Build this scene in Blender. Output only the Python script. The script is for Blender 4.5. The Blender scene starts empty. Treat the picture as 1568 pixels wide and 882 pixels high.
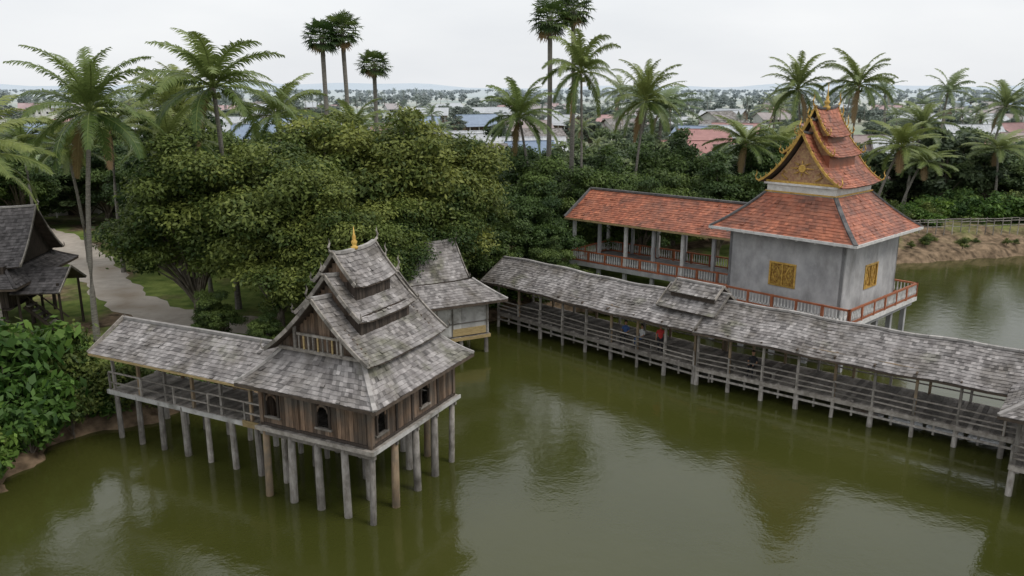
import bpy, math, random
import numpy as np
from mathutils import Vector, Matrix
random.seed(7); np.random.seed(7)
scene=bpy.context.scene
V=Vector
def link(o,parent=None):
    scene.collection.objects.link(o)
    if parent: o.parent=parent
    return o
def empty(name,loc=(0,0,0),rz=0):
    e=bpy.data.objects.new(name,None); e.empty_display_size=.5
    e.location=loc; e.rotation_euler=(0,0,rz); return link(e)
# ---------------------------------------------------------------- materials
MATS={}
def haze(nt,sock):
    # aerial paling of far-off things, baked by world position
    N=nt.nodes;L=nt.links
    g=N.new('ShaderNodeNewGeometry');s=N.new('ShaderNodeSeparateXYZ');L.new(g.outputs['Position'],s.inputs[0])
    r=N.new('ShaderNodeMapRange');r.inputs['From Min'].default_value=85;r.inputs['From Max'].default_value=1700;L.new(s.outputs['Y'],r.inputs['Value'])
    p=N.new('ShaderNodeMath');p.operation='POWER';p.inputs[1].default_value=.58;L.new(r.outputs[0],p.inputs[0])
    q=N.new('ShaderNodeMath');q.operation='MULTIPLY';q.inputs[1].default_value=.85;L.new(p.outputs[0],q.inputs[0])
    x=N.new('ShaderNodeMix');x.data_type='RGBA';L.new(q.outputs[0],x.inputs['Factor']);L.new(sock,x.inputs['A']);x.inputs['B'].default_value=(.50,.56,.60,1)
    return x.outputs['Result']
def mat(name,c1,c2,scale=2.0,rough=.8,bump=.3,stretch=(1,1,1),tint=.5,c3=None,s3=.4,f3=(.5,.65),spec=.3,metal=0,bscale=None,bdist=.02,hz=False,st3=(1,1,1),c4=None):
    m=bpy.data.materials.new(name); m.use_nodes=True; nt=m.node_tree; N=nt.nodes; L=nt.links
    b=N['Principled BSDF']; b.inputs['Roughness'].default_value=rough; b.inputs['Metallic'].default_value=metal
    b.inputs['Specular IOR Level'].default_value=spec
    tc=N.new('ShaderNodeTexCoord'); mp=N.new('ShaderNodeMapping'); mp.inputs['Scale'].default_value=stretch
    L.new(tc.outputs['Object'],mp.inputs[0])
    n=N.new('ShaderNodeTexNoise'); n.inputs['Scale'].default_value=scale; n.inputs['Detail'].default_value=6; n.inputs['Roughness'].default_value=.65
    L.new(mp.outputs[0],n.inputs['Vector'])
    r=N.new('ShaderNodeValToRGB'); r.color_ramp.elements[0].position=.35; r.color_ramp.elements[1].position=.65
    r.color_ramp.elements[0].color=(*c1,1); r.color_ramp.elements[1].color=(*c2,1)
    L.new(n.outputs[0],r.inputs[0]); out=r.outputs[0]
    for cc,ss,ff,seed in ((c3,s3,f3,0),(c4,s3*.6,(.56,.7),7.3)):
        if not cc: continue
        m3=N.new('ShaderNodeMapping');m3.inputs['Scale'].default_value=st3;m3.inputs['Location'].default_value=(seed,seed,0);L.new(tc.outputs['Object'],m3.inputs[0])
        n3=N.new('ShaderNodeTexNoise'); n3.inputs['Scale'].default_value=ss; n3.inputs['Detail'].default_value=7;n3.inputs['Roughness'].default_value=.6
        L.new(m3.outputs[0],n3.inputs['Vector'])
        r3=N.new('ShaderNodeValToRGB'); r3.color_ramp.elements[0].position=ff[0]; r3.color_ramp.elements[1].position=ff[1]
        L.new(n3.outputs[0],r3.inputs[0])
        mx=N.new('ShaderNodeMix'); mx.data_type='RGBA'
        L.new(r3.outputs[0],mx.inputs['Factor']); L.new(out,mx.inputs['A']); mx.inputs['B'].default_value=(*cc,1); out=mx.outputs['Result']
    at=N.new('ShaderNodeAttribute'); at.attribute_name='tint'
    ma=N.new('ShaderNodeMath'); ma.operation='MULTIPLY_ADD'; ma.inputs[1].default_value=tint; ma.inputs[2].default_value=1-tint*.5
    L.new(at.outputs['Fac'],ma.inputs[0])
    hs=N.new('ShaderNodeHueSaturation'); L.new(out,hs.inputs['Color']); L.new(ma.outputs[0],hs.inputs['Value'])
    o=hs.outputs[0]
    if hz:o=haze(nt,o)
    L.new(o,b.inputs['Base Color'])
    if bump:
        n2=N.new('ShaderNodeTexNoise'); n2.inputs['Scale'].default_value=bscale or scale*4; n2.inputs['Detail'].default_value=5
        L.new(mp.outputs[0],n2.inputs['Vector'])
        bp=N.new('ShaderNodeBump'); bp.inputs['Strength'].default_value=bump; bp.inputs['Distance'].default_value=bdist
        L.new(n2.outputs[0],bp.inputs['Height']); L.new(bp.outputs[0],b.inputs['Normal'])
    MATS[name]=m; return m
def leafmat(name,dark,light,trans=.3,var=.35,rough=.55,hz=True):
    m=bpy.data.materials.new(name); m.use_nodes=True; nt=m.node_tree; N=nt.nodes; L=nt.links
    b=N['Principled BSDF']; b.inputs['Roughness'].default_value=rough; b.inputs['Specular IOR Level'].default_value=.3
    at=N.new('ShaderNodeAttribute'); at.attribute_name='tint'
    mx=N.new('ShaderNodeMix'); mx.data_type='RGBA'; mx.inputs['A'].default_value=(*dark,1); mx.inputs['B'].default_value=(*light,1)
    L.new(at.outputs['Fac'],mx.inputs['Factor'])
    oi=N.new('ShaderNodeObjectInfo')
    mr=N.new('ShaderNodeMapRange'); mr.inputs['To Min'].default_value=1-var; mr.inputs['To Max'].default_value=1+var
    L.new(oi.outputs['Random'],mr.inputs['Value'])
    mh=N.new('ShaderNodeMapRange'); mh.inputs['To Min'].default_value=.515; mh.inputs['To Max'].default_value=.482
    L.new(oi.outputs['Random'],mh.inputs['Value'])
    hs=N.new('ShaderNodeHueSaturation'); L.new(mx.outputs['Result'],hs.inputs['Color']); L.new(mr.outputs[0],hs.inputs['Value']); L.new(mh.outputs[0],hs.inputs['Hue'])
    o=hs.outputs[0]
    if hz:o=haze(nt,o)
    L.new(o,b.inputs['Base Color'])
    t=N.new('ShaderNodeBsdfTranslucent'); L.new(o,t.inputs['Color'])
    ms=N.new('ShaderNodeMixShader'); ms.inputs[0].default_value=trans
    L.new(b.outputs[0],ms.inputs[1]); L.new(t.outputs[0],ms.inputs[2]); L.new(ms.outputs[0],N['Material Output'].inputs['Surface'])
    MATS[name]=m; return m
mat('shingle',(.18,.165,.16),(.34,.32,.31),1.6,.85,.4,(1,1,1),1.0,c3=(.11,.097,.082),s3=.6,f3=(.46,.68),c4=(.13,.13,.085))
mat('shingle_dark',(.055,.05,.05),(.13,.12,.12),1.6,.85,.4,(1,1,1),.9)
mat('ridgecap',(.25,.235,.225),(.40,.38,.36),3,.85,.3)
mat('soffit',(.06,.045,.035),(.11,.085,.065),3,.9,.3)
mat('plank',(.10,.064,.042),(.23,.155,.105),2.2,.8,.5,(6,6,.7),1.0,c3=(.10,.088,.075),s3=.9,f3=(.42,.68))
mat('plank_grey',(.17,.15,.13),(.32,.295,.265),2.2,.85,.5,(2,2,2),.9,c3=(.10,.09,.075),s3=.8,f3=(.5,.75))
mat('plank_dark',(.035,.028,.023),(.08,.062,.05),2.2,.85,.5,(6,6,.7),.8)
mat('stilt',(.19,.17,.15),(.38,.355,.325),3,.85,.5,(2,2,.6),.8,c3=(.09,.08,.065),s3=1.2,f3=(.5,.75))
mat('stilt_tan',(.2,.14,.085),(.33,.245,.16),3,.8,.4,(2,2,.6),.7,c3=(.15,.13,.1),s3=1.2,f3=(.45,.7))
mat('limewash',(.38,.37,.35),(.56,.55,.53),1.5,.85,.3,(1,1,.5),.4,c3=(.2,.19,.17),s3=.8)
mat('bamboo',(.3,.22,.1),(.45,.34,.17),4,.7,.3,(1,1,3),.5)
mat('concrete',(.31,.31,.315),(.47,.465,.465),1.0,.85,.35,(1,1,.8),.2,c3=(.19,.185,.18),s3=.9,f3=(.47,.8),st3=(1.1,1.1,.5),c4=(.24,.235,.23))
mat('white_paint',(.5,.49,.47),(.72,.71,.69),3,.6,.15,(1,1,1),.2)
mat('red_tile',(.28,.085,.045),(.43,.155,.085),1.3,.5,.2,(1,1,1),.8,c3=(.15,.07,.05),s3=.7,f3=(.44,.72),spec=.5)
mat('orange_rail',(.30,.095,.045),(.43,.16,.08),3,.6,.2,(1,1,1),.3)
mat('dark_ridge',(.06,.06,.065),(.14,.135,.13),4,.7,.3)
mat('gold',(.38,.22,.045),(.62,.40,.10),5,.45,.4,(1,1,1),.5,spec=.5,metal=.25)
mat('gold_carving',(.20,.085,.02),(.58,.38,.08),8,.5,1.0,(1,1,1),.3,bdist=.04)
mat('pediment',(.30,.15,.10),(.50,.33,.17),7,.6,.8,(1,1,1),.3,bdist=.04)
mat('bark',(.09,.075,.06),(.2,.17,.14),4,.9,.6,(1,1,.4),.4)
mat('palm_bark',(.13,.12,.105),(.27,.25,.22),6,.9,.6,(.6,.6,3),.4)
mat('skin',(.34,.19,.12),(.40,.24,.15),6,.6,.05)
mat('hair',(.012,.01,.009),(.03,.025,.02),20,.6,.1)
mat('cloth_black',(.015,.015,.018),(.035,.035,.04),8,.85,.1)
mat('cloth_blue',(.04,.08,.2),(.06,.12,.28),8,.85,.1)
mat('cloth_red',(.4,.03,.03),(.52,.06,.05),8,.85,.1)
mat('cloth_white',(.5,.5,.5),(.65,.65,.64),8,.85,.1)
mat('path_soil',(.46,.40,.34),(.60,.54,.47),1.2,.95,.3,c3=(.38,.31,.24),s3=.3)
mat('dark_glass',(.01,.012,.014),(.03,.033,.036),2,.2,0)
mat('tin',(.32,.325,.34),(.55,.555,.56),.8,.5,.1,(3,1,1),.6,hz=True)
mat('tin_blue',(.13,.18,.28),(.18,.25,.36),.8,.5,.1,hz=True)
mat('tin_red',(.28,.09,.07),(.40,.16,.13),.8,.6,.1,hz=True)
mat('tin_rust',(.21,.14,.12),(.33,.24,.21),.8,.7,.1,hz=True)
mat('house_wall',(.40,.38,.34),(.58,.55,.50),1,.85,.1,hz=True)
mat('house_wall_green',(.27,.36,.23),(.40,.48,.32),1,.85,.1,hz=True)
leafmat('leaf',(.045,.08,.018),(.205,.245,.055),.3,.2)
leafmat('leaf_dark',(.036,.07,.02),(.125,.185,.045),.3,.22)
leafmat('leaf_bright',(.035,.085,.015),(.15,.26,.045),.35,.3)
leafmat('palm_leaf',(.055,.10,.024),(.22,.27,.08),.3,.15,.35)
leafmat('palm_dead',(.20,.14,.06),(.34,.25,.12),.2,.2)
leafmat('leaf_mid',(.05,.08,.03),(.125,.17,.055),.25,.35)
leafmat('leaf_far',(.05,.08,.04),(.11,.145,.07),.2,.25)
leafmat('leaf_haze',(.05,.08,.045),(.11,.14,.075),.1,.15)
# ---------------------------------------------------------------- mesh builder
class MB:
    def __init__(s): s.v=[];s.f=[];s.m=[];s.t=[]
    def add(s,vs,fs,m,t=None):
        o=len(s.v); s.v.extend([tuple(x) for x in vs])
        if t is None: t=random.random()
        for f in fs: s.f.append([o+i for i in f]); s.m.append(m); s.t.append(t)
    def obox(s,c,ax,ay,az,m,t=None):
        c=V(c); vs=[c+ax*i+ay*j+az*k for k in(-1,1) for j in(-1,1) for i in(-1,1)]
        s.add(vs,[(0,2,3,1),(4,5,7,6),(0,1,5,4),(2,6,7,3),(1,3,7,5),(0,4,6,2)],m,t)
    def box(s,c,sz,m,t=None,rz=0):
        ca,sa=math.cos(rz),math.sin(rz)
        s.obox(c,V((ca,sa,0))*sz[0]/2,V((-sa,ca,0))*sz[1]/2,V((0,0,1))*sz[2]/2,m,t)
    def beam(s,p,q,w,h,m,t=None):
        p=V(p);q=V(q);d=q-p;L=d.length
        if L<1e-5:return
        d/=L; up=V((0,0,1))
        if abs(d.z)>.98: up=V((0,1,0))
        sd=d.cross(up).normalized(); u=sd.cross(d)
        s.obox((p+q)/2,d*L/2,sd*w/2,u*h/2,m,t)
    def tube(s,pts,rs,m,n=7,t=None,cap=True):
        vs=[]
        pts=[V(p) for p in pts]
        for i,p in enumerate(pts):
            d=(pts[min(i+1,len(pts)-1)]-pts[max(i-1,0)]).normalized()
            a=d.cross(V((0,0,1)));
            if a.length<.05:a=d.cross(V((0,1,0)))
            a.normalize();b=a.cross(d)
            for k in range(n):
                an=2*math.pi*k/n; vs.append(p+(a*math.cos(an)+b*math.sin(an))*rs[i])
        fs=[]
        for i in range(len(pts)-1):
            for k in range(n): fs.append((i*n+k,i*n+(k+1)%n,(i+1)*n+(k+1)%n,(i+1)*n+k))
        if cap: fs.append(tuple(range(n))[::-1]); fs.append(tuple((len(pts)-1)*n+k for k in range(n)))
        s.add(vs,fs,m,t)
    def cyl(s,p,q,r0,r1,m,n=8,t=None): s.tube([p,q],[r0,r1],m,n,t)
    def tiles(s,P,rows,tw,m,th=.03,under='soffit'):
        for i in range(rows):
            t0=i/rows;t1=min(1,(i+1.12)/rows)
            L=(V(P(1,t0))-V(P(0,t0))).length; n=max(1,round(L/tw))
            off=(.5 if i%2 else 0)
            ed=[0]+[min(1,max(0,(k+off+random.uniform(-.06,.06))/n)) for k in range(1,n)]+[1]
            rowt=random.uniform(-.08,.08)
            for a,b in zip(ed[:-1],ed[1:]):
                if b-a<1e-4: continue
                p=[V(P(a,t0)),V(P(b,t0)),V(P(b,t1)),V(P(a,t1))]
                nn=(p[1]-p[0]).cross(p[3]-p[0])
                if nn.length<1e-8: continue
                nn.normalize()
                if nn.z<0: nn=-nn
                h=th*random.uniform(.8,1.5); 
                if random.random()<.04: h*=1.9
                dn=(p[0]-p[3]).normalized()*random.uniform(-.022,.022)
                q0=p[0]+nn*h+dn;q1=p[1]+nn*h+dn
                s.add([q0,q1,p[2]+nn*.006,p[3]+nn*.006,p[0],p[1]],[(0,1,2,3),(4,5,1,0)],m,min(1,max(0,random.gauss(.5,.22)+rowt)))
        if under:
            g=5
            for i in range(g):
                for j in range(g):
                    q=[V(P(a/g,b/g))-V((0,0,.05)) for a,b in((i,j),(i+1,j),(i+1,j+1),(i,j+1))]
                    s.add(q,[(0,1,2,3)],under,.5)
    def build(s,name,parent=None,loc=None,smooth=False,rz=None):
        me=bpy.data.meshes.new(name); me.from_pydata(s.v,[],s.f)
        names=[]; idx=[]
        mp={}
        for x in s.m:
            if x not in mp: mp[x]=len(names); names.append(x); me.materials.append(MATS[x])
            idx.append(mp[x])
        me.polygons.foreach_set('material_index',idx)
        a=me.attributes.new('tint','FLOAT','FACE'); a.data.foreach_set('value',s.t)
        if smooth: me.polygons.foreach_set('use_smooth',[True]*len(s.f))
        me.update()
        if parent=='mesh': return me
        o=bpy.data.objects.new(name,me); link(o,parent)
        if loc is not None:o.location=loc
        if rz is not None:o.rotation_euler=(0,0,rz)
        return o
def quadP(a,b,c,d,sag=0):
    a,b,c,d=map(V,(a,b,c,d))
    def P(s,t):
        p=a.lerp(b,s).lerp(d.lerp(c,s),t); p.z-=sag*4*t*(1-t); return p
    return P
def hook(mb,p,dirv,m,size=.5,r=.05):
    p=V(p);d=V(dirv)
    pts=[p,p+d*size*.35+V((0,0,size*.15)),p+d*size*.5+V((0,0,size*.5)),p+d*size*.3+V((0,0,size*.85)),p+d*size*.42+V((0,0,size*1.25))]
    mb.tube(pts,[r,r*1.1,r*.9,r*.6,r*.12],m,5)
def tier(mb,y0,y1,w,ze,zr,sag,tw,rowh,tm,trim,hk,bw=.14,spikes=False,upc=.12,ridge='ridgecap'):
    for sx in(1,-1):
        def P(s,t,sx=sx):
            return V((sx*w*(1-t),y0+(y1-y0)*s,ze+(zr-ze)*(t-sag*4*t*(1-t))+upc*(2*s-1)**4))
        rows=max(3,round(math.hypot(w,zr-ze)/rowh)); mb.tiles(P,rows,tw,tm)
        for s in(0,1):
            yo=-.06 if s==0 else .06
            pts=[P(s,k/8)+V((0,yo,.02)) for k in range(9)]
            for a,b in zip(pts[:-1],pts[1:]): mb.beam(a,b,.07,bw,trim)
            if spikes:
                for k in range(8):
                    a=pts[k].lerp(pts[k+1],.5)+V((0,0,bw*.4)); mb.cyl(a,a+V((sx*.08,0,.2)),.045,.005,trim,5)
            hook(mb,pts[0],(sx*.7,(-1 if s==0 else 1)*.3,0),trim,hk*.7,.045)
    for a,b in zip(range(8),range(1,9)):
        f=lambda k:V((0,y0+(y1-y0)*k/8,zr+.05+upc*(2*k/8-1)**4)); mb.beam(f(a),f(b),.17,.12,ridge)
    hook(mb,(0,y0-.05,zr+upc+.05),(0,-1,0),trim,hk,.055); hook(mb,(0,y1+.05,zr+upc+.05),(0,1,0),trim,hk,.055)
def skirt(mb,ox,oy,zo,ix,iy,zi,sag,tw,rowh,tm,cap='ridgecap',capw=.16):
    O=[(-ox,-oy,zo),(ox,-oy,zo),(ox,oy,zo),(-ox,oy,zo)];I=[(-ix,-iy,zi),(ix,-iy,zi),(ix,iy,zi),(-ix,iy,zi)]
    for k in range(4):
        j=(k+1)%4; P=quadP(O[k],O[j],I[j],I[k],sag)
        rows=round((V(O[k])+V(O[j])-V(I[k])-V(I[j])).length/2/rowh); mb.tiles(P,rows,tw,tm)
        pts=[P(0,t/6)+V((0,0,.05)) for t in range(7)]
        for a,b in zip(pts[:-1],pts[1:]): mb.beam(a,b,capw,.1,cap)
        mb.beam(V(O[k])-V((0,0,.07)),V(O[j])-V((0,0,.07)),.06,.12,'soffit')
def planks(mb,p,q,z0,z1,m,holes=(),w=.19,th=.04):
    p=V((*p,0));q=V((*q,0));L=(q-p).length;d=(q-p)/L;n=V((-d.y,d.x,0)); k=max(1,round(L/w)); w=L/k
    for i in range(k):
        s=(i+.5)*w; spans=[(z0,z1)]
        for h in holes:
            if h[0]<s<h[1]: spans=[(z0,h[2]),(h[3],z1)]
        tt=random.random(); off=random.uniform(-.008,.008)
        for a,b in spans:
            if b-a>.02: mb.obox(p+d*s+n*off+V((0,0,(a+b)/2)),d*(w/2-.006),n*th/2,V((0,0,(b-a)/2)),m,tt)
def arch_window(mb,c,d,w,h,m='plank_dark',arch=True):
    c=V(c);d=V(d);n=V((d.y,-d.x,0)); o=n*.05
    for sx in(-1,1): mb.beam(c+d*sx*w/2+o,c+d*sx*w/2+o+V((0,0,h)),.1,.07,m)
    mb.beam(c-d*(w/2+.08)+o,c+d*(w/2+.08)+o,.12,.08,'plank_grey')
    mb.beam(c-d*(w/2+.04)+o+V((0,0,h+.04)),c+d*(w/2+.04)+o+V((0,0,h+.04)),.1,.08,m)
    if arch:
        for k in range(6):
            a0=math.pi*k/6;a1=math.pi*(k+1)/6
            f=lambda a:c+o*1.1+d*math.cos(a)*w*.44+V((0,0,h*.68+math.sin(a)*h*.27))
            mb.beam(f(a0),f(a1),.05,.09,'plank')
        for sx in(-1,1): mb.beam(c+d*sx*w*.4+o*.9+V((0,0,h*.85)),c+d*sx*w*.5+o*.9+V((0,0,h*.85)),.04,h*.3,'plank')
def railing(mb,p,q,h,post='stilt',rail='plank_grey',sp=2.2,rails=(.35,.6,.95),w=.06):
    p=V(p);q=V(q);L=(q-p).length;n=max(1,round(L/sp))
    for i in range(n+1):
        a=p.lerp(q,i/n); mb.box(a+V((0,0,h/2)),(.08,.08,h),post)
    for r in rails:
        for i in range(n):
            a=p.lerp(q,i/n)+V((0,0,h*r+random.uniform(-.03,.03)));b=p.lerp(q,(i+1)/n)+V((0,0,h*r+random.uniform(-.03,.03)))
            mb.beam(a,b,w,.07,rail)
def deck(mb,x0,x1,y0,y1,z,m='plank_grey',w=.22,along='y'):
    n=round((x1-x0)/w);w=(x1-x0)/n
    for i in range(n): mb.box((x0+(i+.5)*w,(y0+y1)/2,z-.03+random.uniform(-.006,.006)),(w-.012,y1-y0+random.uniform(-.03,.06),.06),m)

# ================================================================ stilt hall
R1=math.radians(-26.1)
hall=empty('stilt_library_hall',(-6.2,30.78,0),R1)
HX,HY,DZ=2.6,2.95,3.0
mb=MB()
for i in range(5):
    for j in range(5):
        per=i in(0,4) or j in(0,4)
        if not per and (i+j)%2: continue
        x=-HX+i*HX/2*.985+.05;y=-HY+j*HY/2*.985+.05
        lx,ly=random.uniform(-.1,.1),random.uniform(-.1,.1); r=random.uniform(.12,.165)
        mb.tube([(x+lx,y+ly,-1.4),(x+lx*.4,y+ly*.4,1),(x,y,DZ-.1)],[r*1.1,r,r*.92],'stilt_tan' if random.random()<.15 else 'stilt',9)
mb.build('stilts',hall,smooth=True)
mb=MB()
for y in(-HY,-HY/2,0,HY/2,HY): mb.beam((-HX-.15,y,DZ-.2),(HX+.15,y,DZ-.2),.14,.2,'plank_grey')
for x in(-HX,0,HX): mb.beam((x,-HY-.2,DZ-.05+.0),(x,HY+.2,DZ-.05),.16,.14,'plank_grey')
deck(mb,-HX-.2,HX+.2,-HY-.2,HY+.2,DZ+.09)
mb.beam((-HX-.22,-HY-.24,DZ+.03),(HX+.24,-HY-.24,DZ+.03),.05,.16,'plank_grey');mb.beam((HX+.24,-HY-.22,DZ+.03),(HX+.24,HY+.24,DZ+.03),.05,.16,'limewash')
mb.build('floor_frame',hall)
mb=MB(); W=.62;z0,z1=DZ+.12,5.45
wz=DZ+.5;wh=1.0
def hole(s): return (s-W/2,s+W/2,wz,wz+wh)
planks(mb,(-HX,-HY),(HX,-HY),z0,z1,'plank',[hole(.55),hole(3.05)])
planks(mb,(HX,-HY),(HX,HY),z0,z1,'plank',[hole(.6),hole(3.6)])
planks(mb,(HX,HY),(-HX,HY),z0,z1,'plank',[hole(2.6)]); planks(mb,(-HX,HY),(-HX,-HY),z0,z1,'plank',[(1.9,2.8,z0,z0+1.8)])
for s in(.55,3.05): arch_window(mb,(-HX+s,-HY,wz),(1,0,0),W,wh)
for s in(.6,3.6): arch_window(mb,(HX,-HY+s,wz),(0,1,0),W,wh)
for cx in(-HX,HX):
    for cy in(-HY,HY): mb.box((cx,cy,(z0+z1)/2),(.17,.17,z1-z0),'plank')
for s in(1.8,): mb.box((-HX+s,-HY-.03,(z0+z1)/2),(.12,.1,z1-z0),'plank')
for s in(1.6,2.7,4.6): mb.box((HX+.03,-HY+s,(z0+z1)/2),(.1,.12,z1-z0),'plank_dark')
for z in(z0+.06,z0+1.75):
    mb.beam((-HX-.05,-HY-.055,z),(HX+.08,-HY-.055,z),.06,.1,'plank_dark');mb.beam((HX+.055,-HY-.08,z),(HX+.055,HY+.05,z),.06,.1,'plank_dark')
mb.build('walls',hall)
mb=MB()
skirt(mb,3.3,3.6,4.93,1.95,2.35,6.15,.09,.17,.2,'shingle')
tier(mb,-2.7,2.75,2.45,6.05,8.3,.07,.17,.2,'shingle','plank_grey',.5)
tier(mb,-1.85,1.85,1.55,7.4,9.02,.06,.17,.2,'shingle','plank_grey',.45)
tier(mb,-1.3,1.3,1.0,8.6,9.8,.05,.17,.2,'shingle','plank_grey',.45)
mb.build('roof',hall)
mb=MB()
for hw,L,za,zb in((1.35,1.65,6.9,7.65),(.82,1.12,8.05,8.8)):
    planks(mb,(-hw,-L),(hw,-L),za,zb,'plank_dark');planks(mb,(hw,-L),(hw,L),za,zb,'plank_dark');planks(mb,(hw,L),(-hw,L),za,zb,'plank_dark');planks(mb,(-hw,L),(-hw,-L),za,zb,'plank_dark')
for ys in(-1,1):
    for yy,w,ze,zr in((2.2,2.35,6.2,8.2),(1.6,1.5,7.5,8.95),(1.1,.95,8.7,9.75)):
        n=round(2*w/.18)
        for k in range(n):
            x=-w+(k+.5)*2*w/n; zt=ze+(zr-ze)*(1-abs(x)/w)-.08
            if zt-ze>.05: mb.box((x,ys*yy,(ze-.15+zt)/2),(2*w/n-.01,.04,zt-ze+.15),'plank')
    mb.beam((-1.9,ys*2.5,6.3),(1.9,ys*2.5,6.3),.1,.12,'plank_grey'); mb.beam((-1.0,ys*2.5,6.95),(1.0,ys*2.5,6.95),.08,.09,'plank_grey')
    for k in range(9): mb.box((-.9+k*.225,ys*2.5,6.62),(.06,.05,.6),'bamboo' if k%3==1 else 'plank_grey')
    for x in(-1.1,1.1): mb.box((x,ys*2.5,6.75),(.1,.1,.95),'plank_grey')
mb.build('gables',hall)
mb=MB()
prof=[(9.85,.13),(9.95,.15),(10.0,.07),(10.08,.11),(10.16,.12),(10.24,.06),(10.34,.08),(10.45,.035),(10.75,.008)]
mb.tube([(0,0,z) for z,r in prof],[r for z,r in prof],'gold',10)
mb.build('spire',hall,smooth=True)

# ================================================================ left walkway
lw=empty('covered_walkway',(-6.2,30.78,0),R1)
mb=MB(); X0,X1,YC,HWd=-13.0,-2.62,-.55,1.3; dz=2.4
for i in range(8):
    x=X0+.3+i*1.43
    for y in(YC-HWd+.05,YC+HWd-.05):
        r=random.uniform(.1,.14); lx=random.uniform(-.15,.15)
        mb.tube([(x+lx,y+random.uniform(-.08,.08),-1.2),(x,y,dz-.05)],[r*1.15,r],'stilt',8)
for i in range(7):
    x=X0+.2+i*1.68
    for y in(YC-HWd+.1,YC+HWd-.1): mb.box((x,y,dz+.95),(.12,.12,1.95),'stilt_tan' if i%2 else 'stilt')
    mb.beam((x,YC-1.9,dz+1.8),(x,YC+1.9,dz+1.8),.08,.1,'soffit')
mb.build('posts',lw)
mb=MB(); deck(mb,X0,X1,YC-HWd,YC+HWd,dz)
for y in(-HWd-.02,HWd+.02): mb.beam((X0-.2,YC+y,dz-.13),(X1,YC+y,dz-.13),.09,.2,'limewash')
for y in(-HWd,HWd): railing(mb,(X0,YC+y,dz),(X1,YC+y,dz),.85,rails=(.45,1.0),w=.05)
mb.box((X1-1.3,YC-HWd-.08,dz-.08),(1.7,.06,.28),'bamboo'); 
for y in(-1.25,1.25): mb.beam((X0-.3,YC+y,dz+1.92),(X1,YC+y,dz+1.92),.09,.13,'stilt_tan')
mb.build('deck_and_rail',lw)
mb=MB(); zr,ze,hw=5.5,4.3,1.95
for sy in(-1,1):
    P=quadP((X0-.35,YC+sy*hw,ze),(X1-.15,YC+sy*hw,ze),(X1-.15,YC,zr+.05),(X0-.15,YC,zr-.05),.06); mb.tiles(P,11,.17,'shingle')
    mb.beam((X0-.35,YC+sy*hw,ze-.05),(X1-.15,YC+sy*hw,ze-.05),.05,.1,'bamboo')
    for x in(X0-.35,X1-.17): mb.beam((x,YC+sy*hw,ze+.03),(x+(.15 if x<-5 else 0),YC,zr+.07),.06,.16,'plank_grey')
mb.beam((X0-.2,YC,zr),(X1-.1,YC,zr+.1),.17,.12,'ridgecap')
hook(mb,(X1-.2,YC,zr+.1),(0,0,0),'limewash',.4,.05)
mb.build('roof',lw)

# ================================================================ long walkways
def gallery(org,ang,L,hw=2.3,ze=3.15,zr=4.5,dz=1.1,bench=None,trim=(0,0)):
    g=empty('covered_walkway',(*org,0),ang); mb=MB(); n=round(L/1.9)
    for i in range(n+1):
        x=i*L/n
        for y in(-1.7,1.7):
            r=random.uniform(.09,.13); mb.tube([(x+random.uniform(-.1,.1),y+random.uniform(-.06,.06),-1.3),(x,y,dz)],[r*1.1,r],'stilt',8)
            mb.box((x,y,(dz+ze+.3)/2),(.12,.12,ze+.3-dz),'stilt' if random.random()<.6 else 'stilt_tan')
        mb.beam((x,-hw+.1,ze+.12),(x,hw-.1,ze+.12),.08,.12,'soffit')
        mb.box((x+L/n/2,-1.7,dz-.35),(.09,.09,.8),'stilt')
    mb.build('posts',g)
    mb=MB(); deck(mb,0,L,-1.8,1.8,dz)
    for y in(-1.82,1.82):
        mb.beam((0,y,dz-.14),(L,y,dz-.14),.08,.2,'plank_grey'); mb.beam((0,y*.99,dz-.5),(L,y*.99,dz-.5),.06,.1,'stilt')
        railing(mb,(0,y*.98,dz),(L,y*.98,dz),.82,rails=(.3,.62,1.0) if y<0 else (.5,1.0),sp=1.9,w=.05)
        mb.beam((0,y*.95,ze+.2),(L,y*.95,ze+.2),.1,.14,'stilt_tan')
    if bench:
        for a,b,y in bench:
            mb.box(((a+b)/2,y,dz+.42),(b-a,.4,.06),'plank_grey')
            for x in(a+.15,b-.15,(a+b)/2): mb.box((x,y,dz+.2),(.08,.34,.38),'stilt')
    mb.build('deck_and_rail',g)
    mb=MB()
    for sy in(-1,1):
        xa=-trim[0]; xb=L+trim[1]
        def P(s,t,sy=sy):
            x=xa+(xb-xa)*s
            return V((x,sy*hw*(1-t),ze+(zr-ze)*t-.05*4*t*(1-t)+.045*math.sin(x*.55)+.03*math.sin(x*1.7)))
        mb.tiles(P,13,.18,'shingle'); 
        k=12
        for i in range(k): mb.beam(P(i/k,0)-V((0,0,.06)),P((i+1)/k,0)-V((0,0,.06)),.05,.1,'soffit')
        for s in(0,1):
            mb.beam(P(s,0),P(s,1),.06,.14,'plank_grey')
    k=int(L/.6)
    for i in range(k):
        x=xa+(xb-xa)*i/k;x2=xa+(xb-xa)*(i+.97)/k
        f=lambda x:V((x,0,zr+.05+.045*math.sin(x*.55)+.03*math.sin(x*1.7)))
        mb.beam(f(x),f(x2),.2,.1,'ridgecap')
    mb.build('roof',g); return g
A1=math.atan2(-11,11); g1=gallery((.3,54),A1,15.56,bench=[(9.6,12.4,-1.0)],trim=(1.2,.15))
A2=math.atan2(-14.8,18.7); g2=gallery((11.3,43),A2,23.8,bench=[(1.8,4.2,-1.1)],trim=(0.1,0))
mb=MB()
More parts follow.
